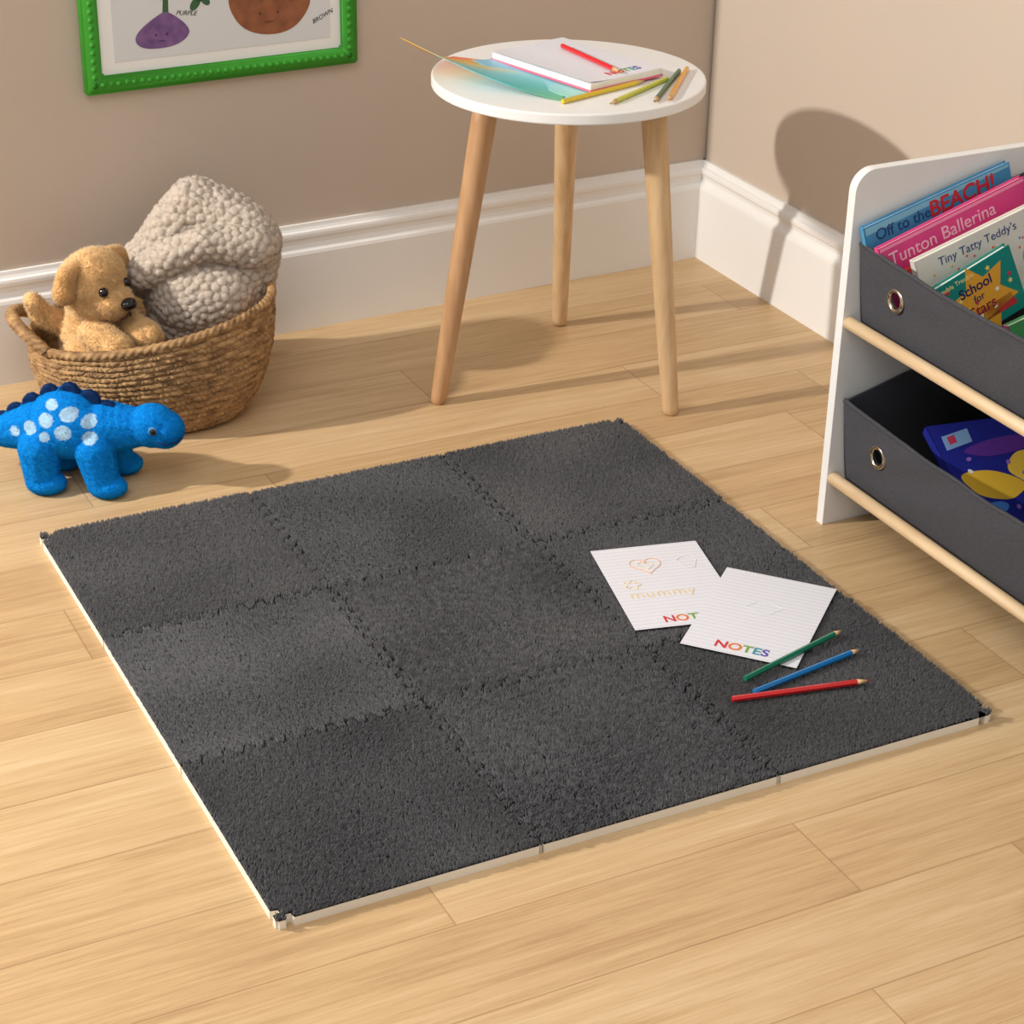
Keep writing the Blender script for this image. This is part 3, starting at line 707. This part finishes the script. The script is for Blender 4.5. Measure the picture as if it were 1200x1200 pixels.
def ex_pink(b,w,h):
    for i in range(9): flatb("confetti_star",star(.02+.026*i,.06+.02*math.sin(i*2.1),.006,.003),(250,190,220),b)
    flatb("cover_ribbon",ell(w*.6,.03,.05,.02),(250,220,235),b)
    flatb("edge_stripe",[(.002,h-.006),(w-.002,h-.006),(w-.002,h-.002),(.002,h-.002)],(250,150,190),b)
def ex_cream(b,w,h):
    for i in range(26): flatb("printed_dot",ell(.012+random.random()*(w-.03),.04+random.random()*(h-.065),.0018,.0018,n=12),random.choice([(230,110,110),(110,170,210),(240,190,90)]),b)
    flatb("cover_patch",ell(w*.86,.060,.03,.022),(176,172,172),b)
def ex_star(b,w,h):
    flatb("cover_star",star(w*.54,h*.46,.054,.030,6,.2),(236,170,50),b)
    for i in range(14): flatb("small_star",star(.012+random.random()*(w-.024),.02+random.random()*(h-.03),.004,.002),random.choice([(250,220,120),(200,60,90),(250,250,240)]),b,.0001)
    flatb("cover_ribbon",[(w*.1,.012),(w*.9,.012),(w*.85,.03),(w*.15,.03)],(200,50,60),b)
book((1.006,.484,.440),.235,.146,15,5,.010,(70,150,196),"blue hardback picture book about the beach, leaning in the fabric bin",
  [("Off to the",.016,.122,.0215,(30,70,120),.0,.0000),("BEACH!",.102,.120,.031,(205,45,55),.0,.0006)],ex_sea)
book((1.010,.454,.421),.235,.130,17,7,.010,(226,70,140),"pink paperback picture book with ballerina title, standing in the fabric bin",
  [("Tunton Ballerina",.012,.100,.0255,(252,200,220),.0,.0000)],ex_pink)
book((1.036,.433,.394),.05,.096,12,8,.008,(205,60,50),"small red book tucked between larger picture books",[],None)
book((1.038,.413,.414),.22,.124,16,8,.012,(238,232,222),"cream picture book with speckled cover and navy title in the bin",
  [("Tiny Tatty Teddy's",.034,.103,.0165,(50,70,135),.0,-.0001)],ex_cream)
book((1.032,.369,.388),.128,.090,22,10,.012,(26,140,130),"teal paperback with gold star and dark title in the fabric bin",
  [("School",.038,.057,.019,(40,30,90),.0,.0003),("for",.056,.043,.014,(40,30,90),.0,.0001),("Stars",.044,.025,.021,(150,30,50),.0,.0003),("Double Trouble",.008,.078,.009,(250,235,160),.0,0)],ex_star)
book((1.118,.312,.350),.17,.058,14,12,.012,(70,150,90),"green patterned picture book standing in the fabric bin",[],None,spine=(230,120,160))
def flatbook(w,h,th,M4,cov,label,extra):
    b=thing("picture_book",label,"book",matrix=M4,group="picture books in the lower fabric bin")
    mc=mat("glossy_cover",cov,.3,var=.05,vscale=40); mp=mat("book_pages",(240,236,226),.7)
    box("front_cover",(0,0,th/2-.0008),(w,h,.0016),mc,b,bev=.0004); box("back_cover",(0,0,-th/2+.0008),(w,h,.0016),mc,b,bev=.0004)
    box("spine",(-w/2+.0008,0,0),(.0016,h,th),mc,b,bev=.0004); box("page_block",(0,0,0),(w-.005,h-.005,th-.003),mp,b); extra(b,th/2)
def ex_blue(b,z):
    flatb("yellow_shape",ell(-.030,-.020,.042,.024,-.3,wob=.12),(236,190,60),b,z)
    flatb("yellow_shape",ell(.036,.000,.034,.030,.5,wob=.14,ph=1),(244,204,76),b,z)
    flatb("blue_shape",ell(-.045,-.058,.020,.010,.2),(70,130,210),b,z)
    flatb("blue_shape",ell(.045,-.052,.022,.014,-.4),(60,120,200),b,z)
    flatb("purple_shape",ell(.010,.042,.055,.014,.1,wob=.1),(96,52,150),b,z)
    flatb("pale_panel",[(-.07,.045),(-.028,.055),(-.026,.078),(-.068,.069)],(130,170,215),b,z)
    flatb("red_letter_patch",[(-.062,.054),(-.050,.057),(-.049,.070),(-.061,.067)],(200,60,90),b,z+.0001)
    for k in range(8): flatb("cover_fleck",ell(random.uniform(-.07,.07),random.uniform(-.065,.07),.004,.003,random.random()*3,n=14),random.choice([(150,110,200),(240,240,240),(110,190,220)]),b,z+.0002)
    flatb("dark_shape",ell(.030,.002,.004,.005),(40,30,40),b,z+.0001)
flatbook(.165,.18,.014,Matrix.Translation((1.140,.300,.142))@Matrix.Rotation(-.15,4,'Z')@Matrix.Rotation(.42,4,'X'),(38,44,140),"navy picture book with yellow shapes lying in the lower bin",ex_blue)
flatbook(.165,.15,.012,Matrix.Translation((1.160,.105,.118))@Matrix.Rotation(.1,4,'Z')@Matrix.Rotation(.35,4,'X'),(90,80,170),"purple picture book with yellow shapes lying in the lower bin",ex_blue)

# ------------------------------------------------------------- light and camera
w=bpy.data.worlds.new("world"); sc.world=w; w.use_nodes=True
bg=w.node_tree.nodes["Background"]; bg.inputs[0].default_value=(.96,.98,1,1); bg.inputs[1].default_value=.53
def lamp(name,typ,loc_,dirv,energy,color,**k):
    l=bpy.data.lights.new(name,typ); l.energy=energy; l.color=color
    for a,b in k.items(): setattr(l,a,b)
    o=bpy.data.objects.new(name,l); link(o); o.location=loc_; o.rotation_euler=Vector(dirv).to_track_quat('-Z','Y').to_euler(); return o
lamp("key_lamp","POINT",(-2.10,1.345,1.76),(1,0,0),485,(1,.95,.88),shadow_soft_size=.055)
lamp("added_fill_light","AREA",(-.6,-.4,2.3),(.45,.35,-1),18,(1,.98,.95),shape='SQUARE',size=1.4)  # unseen overhead area light, added only as soft fill for the room
cam=bpy.data.cameras.new("camera"); cam.sensor_width=36; cam.lens=2386.344/1200*36; cam.clip_start=.05
co=bpy.data.objects.new("camera",cam); link(co)
Rm=[[0.893964,-0.447743,0.018828],[-0.192579,-0.42176,-0.88602],[0.40465,0.788444,-0.463264]]
x=Vector(Rm[0]);y=-Vector(Rm[1]);z=-Vector(Rm[2])
co.matrix_world=Matrix(((x.x,y.x,z.x,-0.53606),(x.y,y.y,z.y,-1.54296),(x.z,y.z,z.z,1.32667),(0,0,0,1)))
sc.camera=co
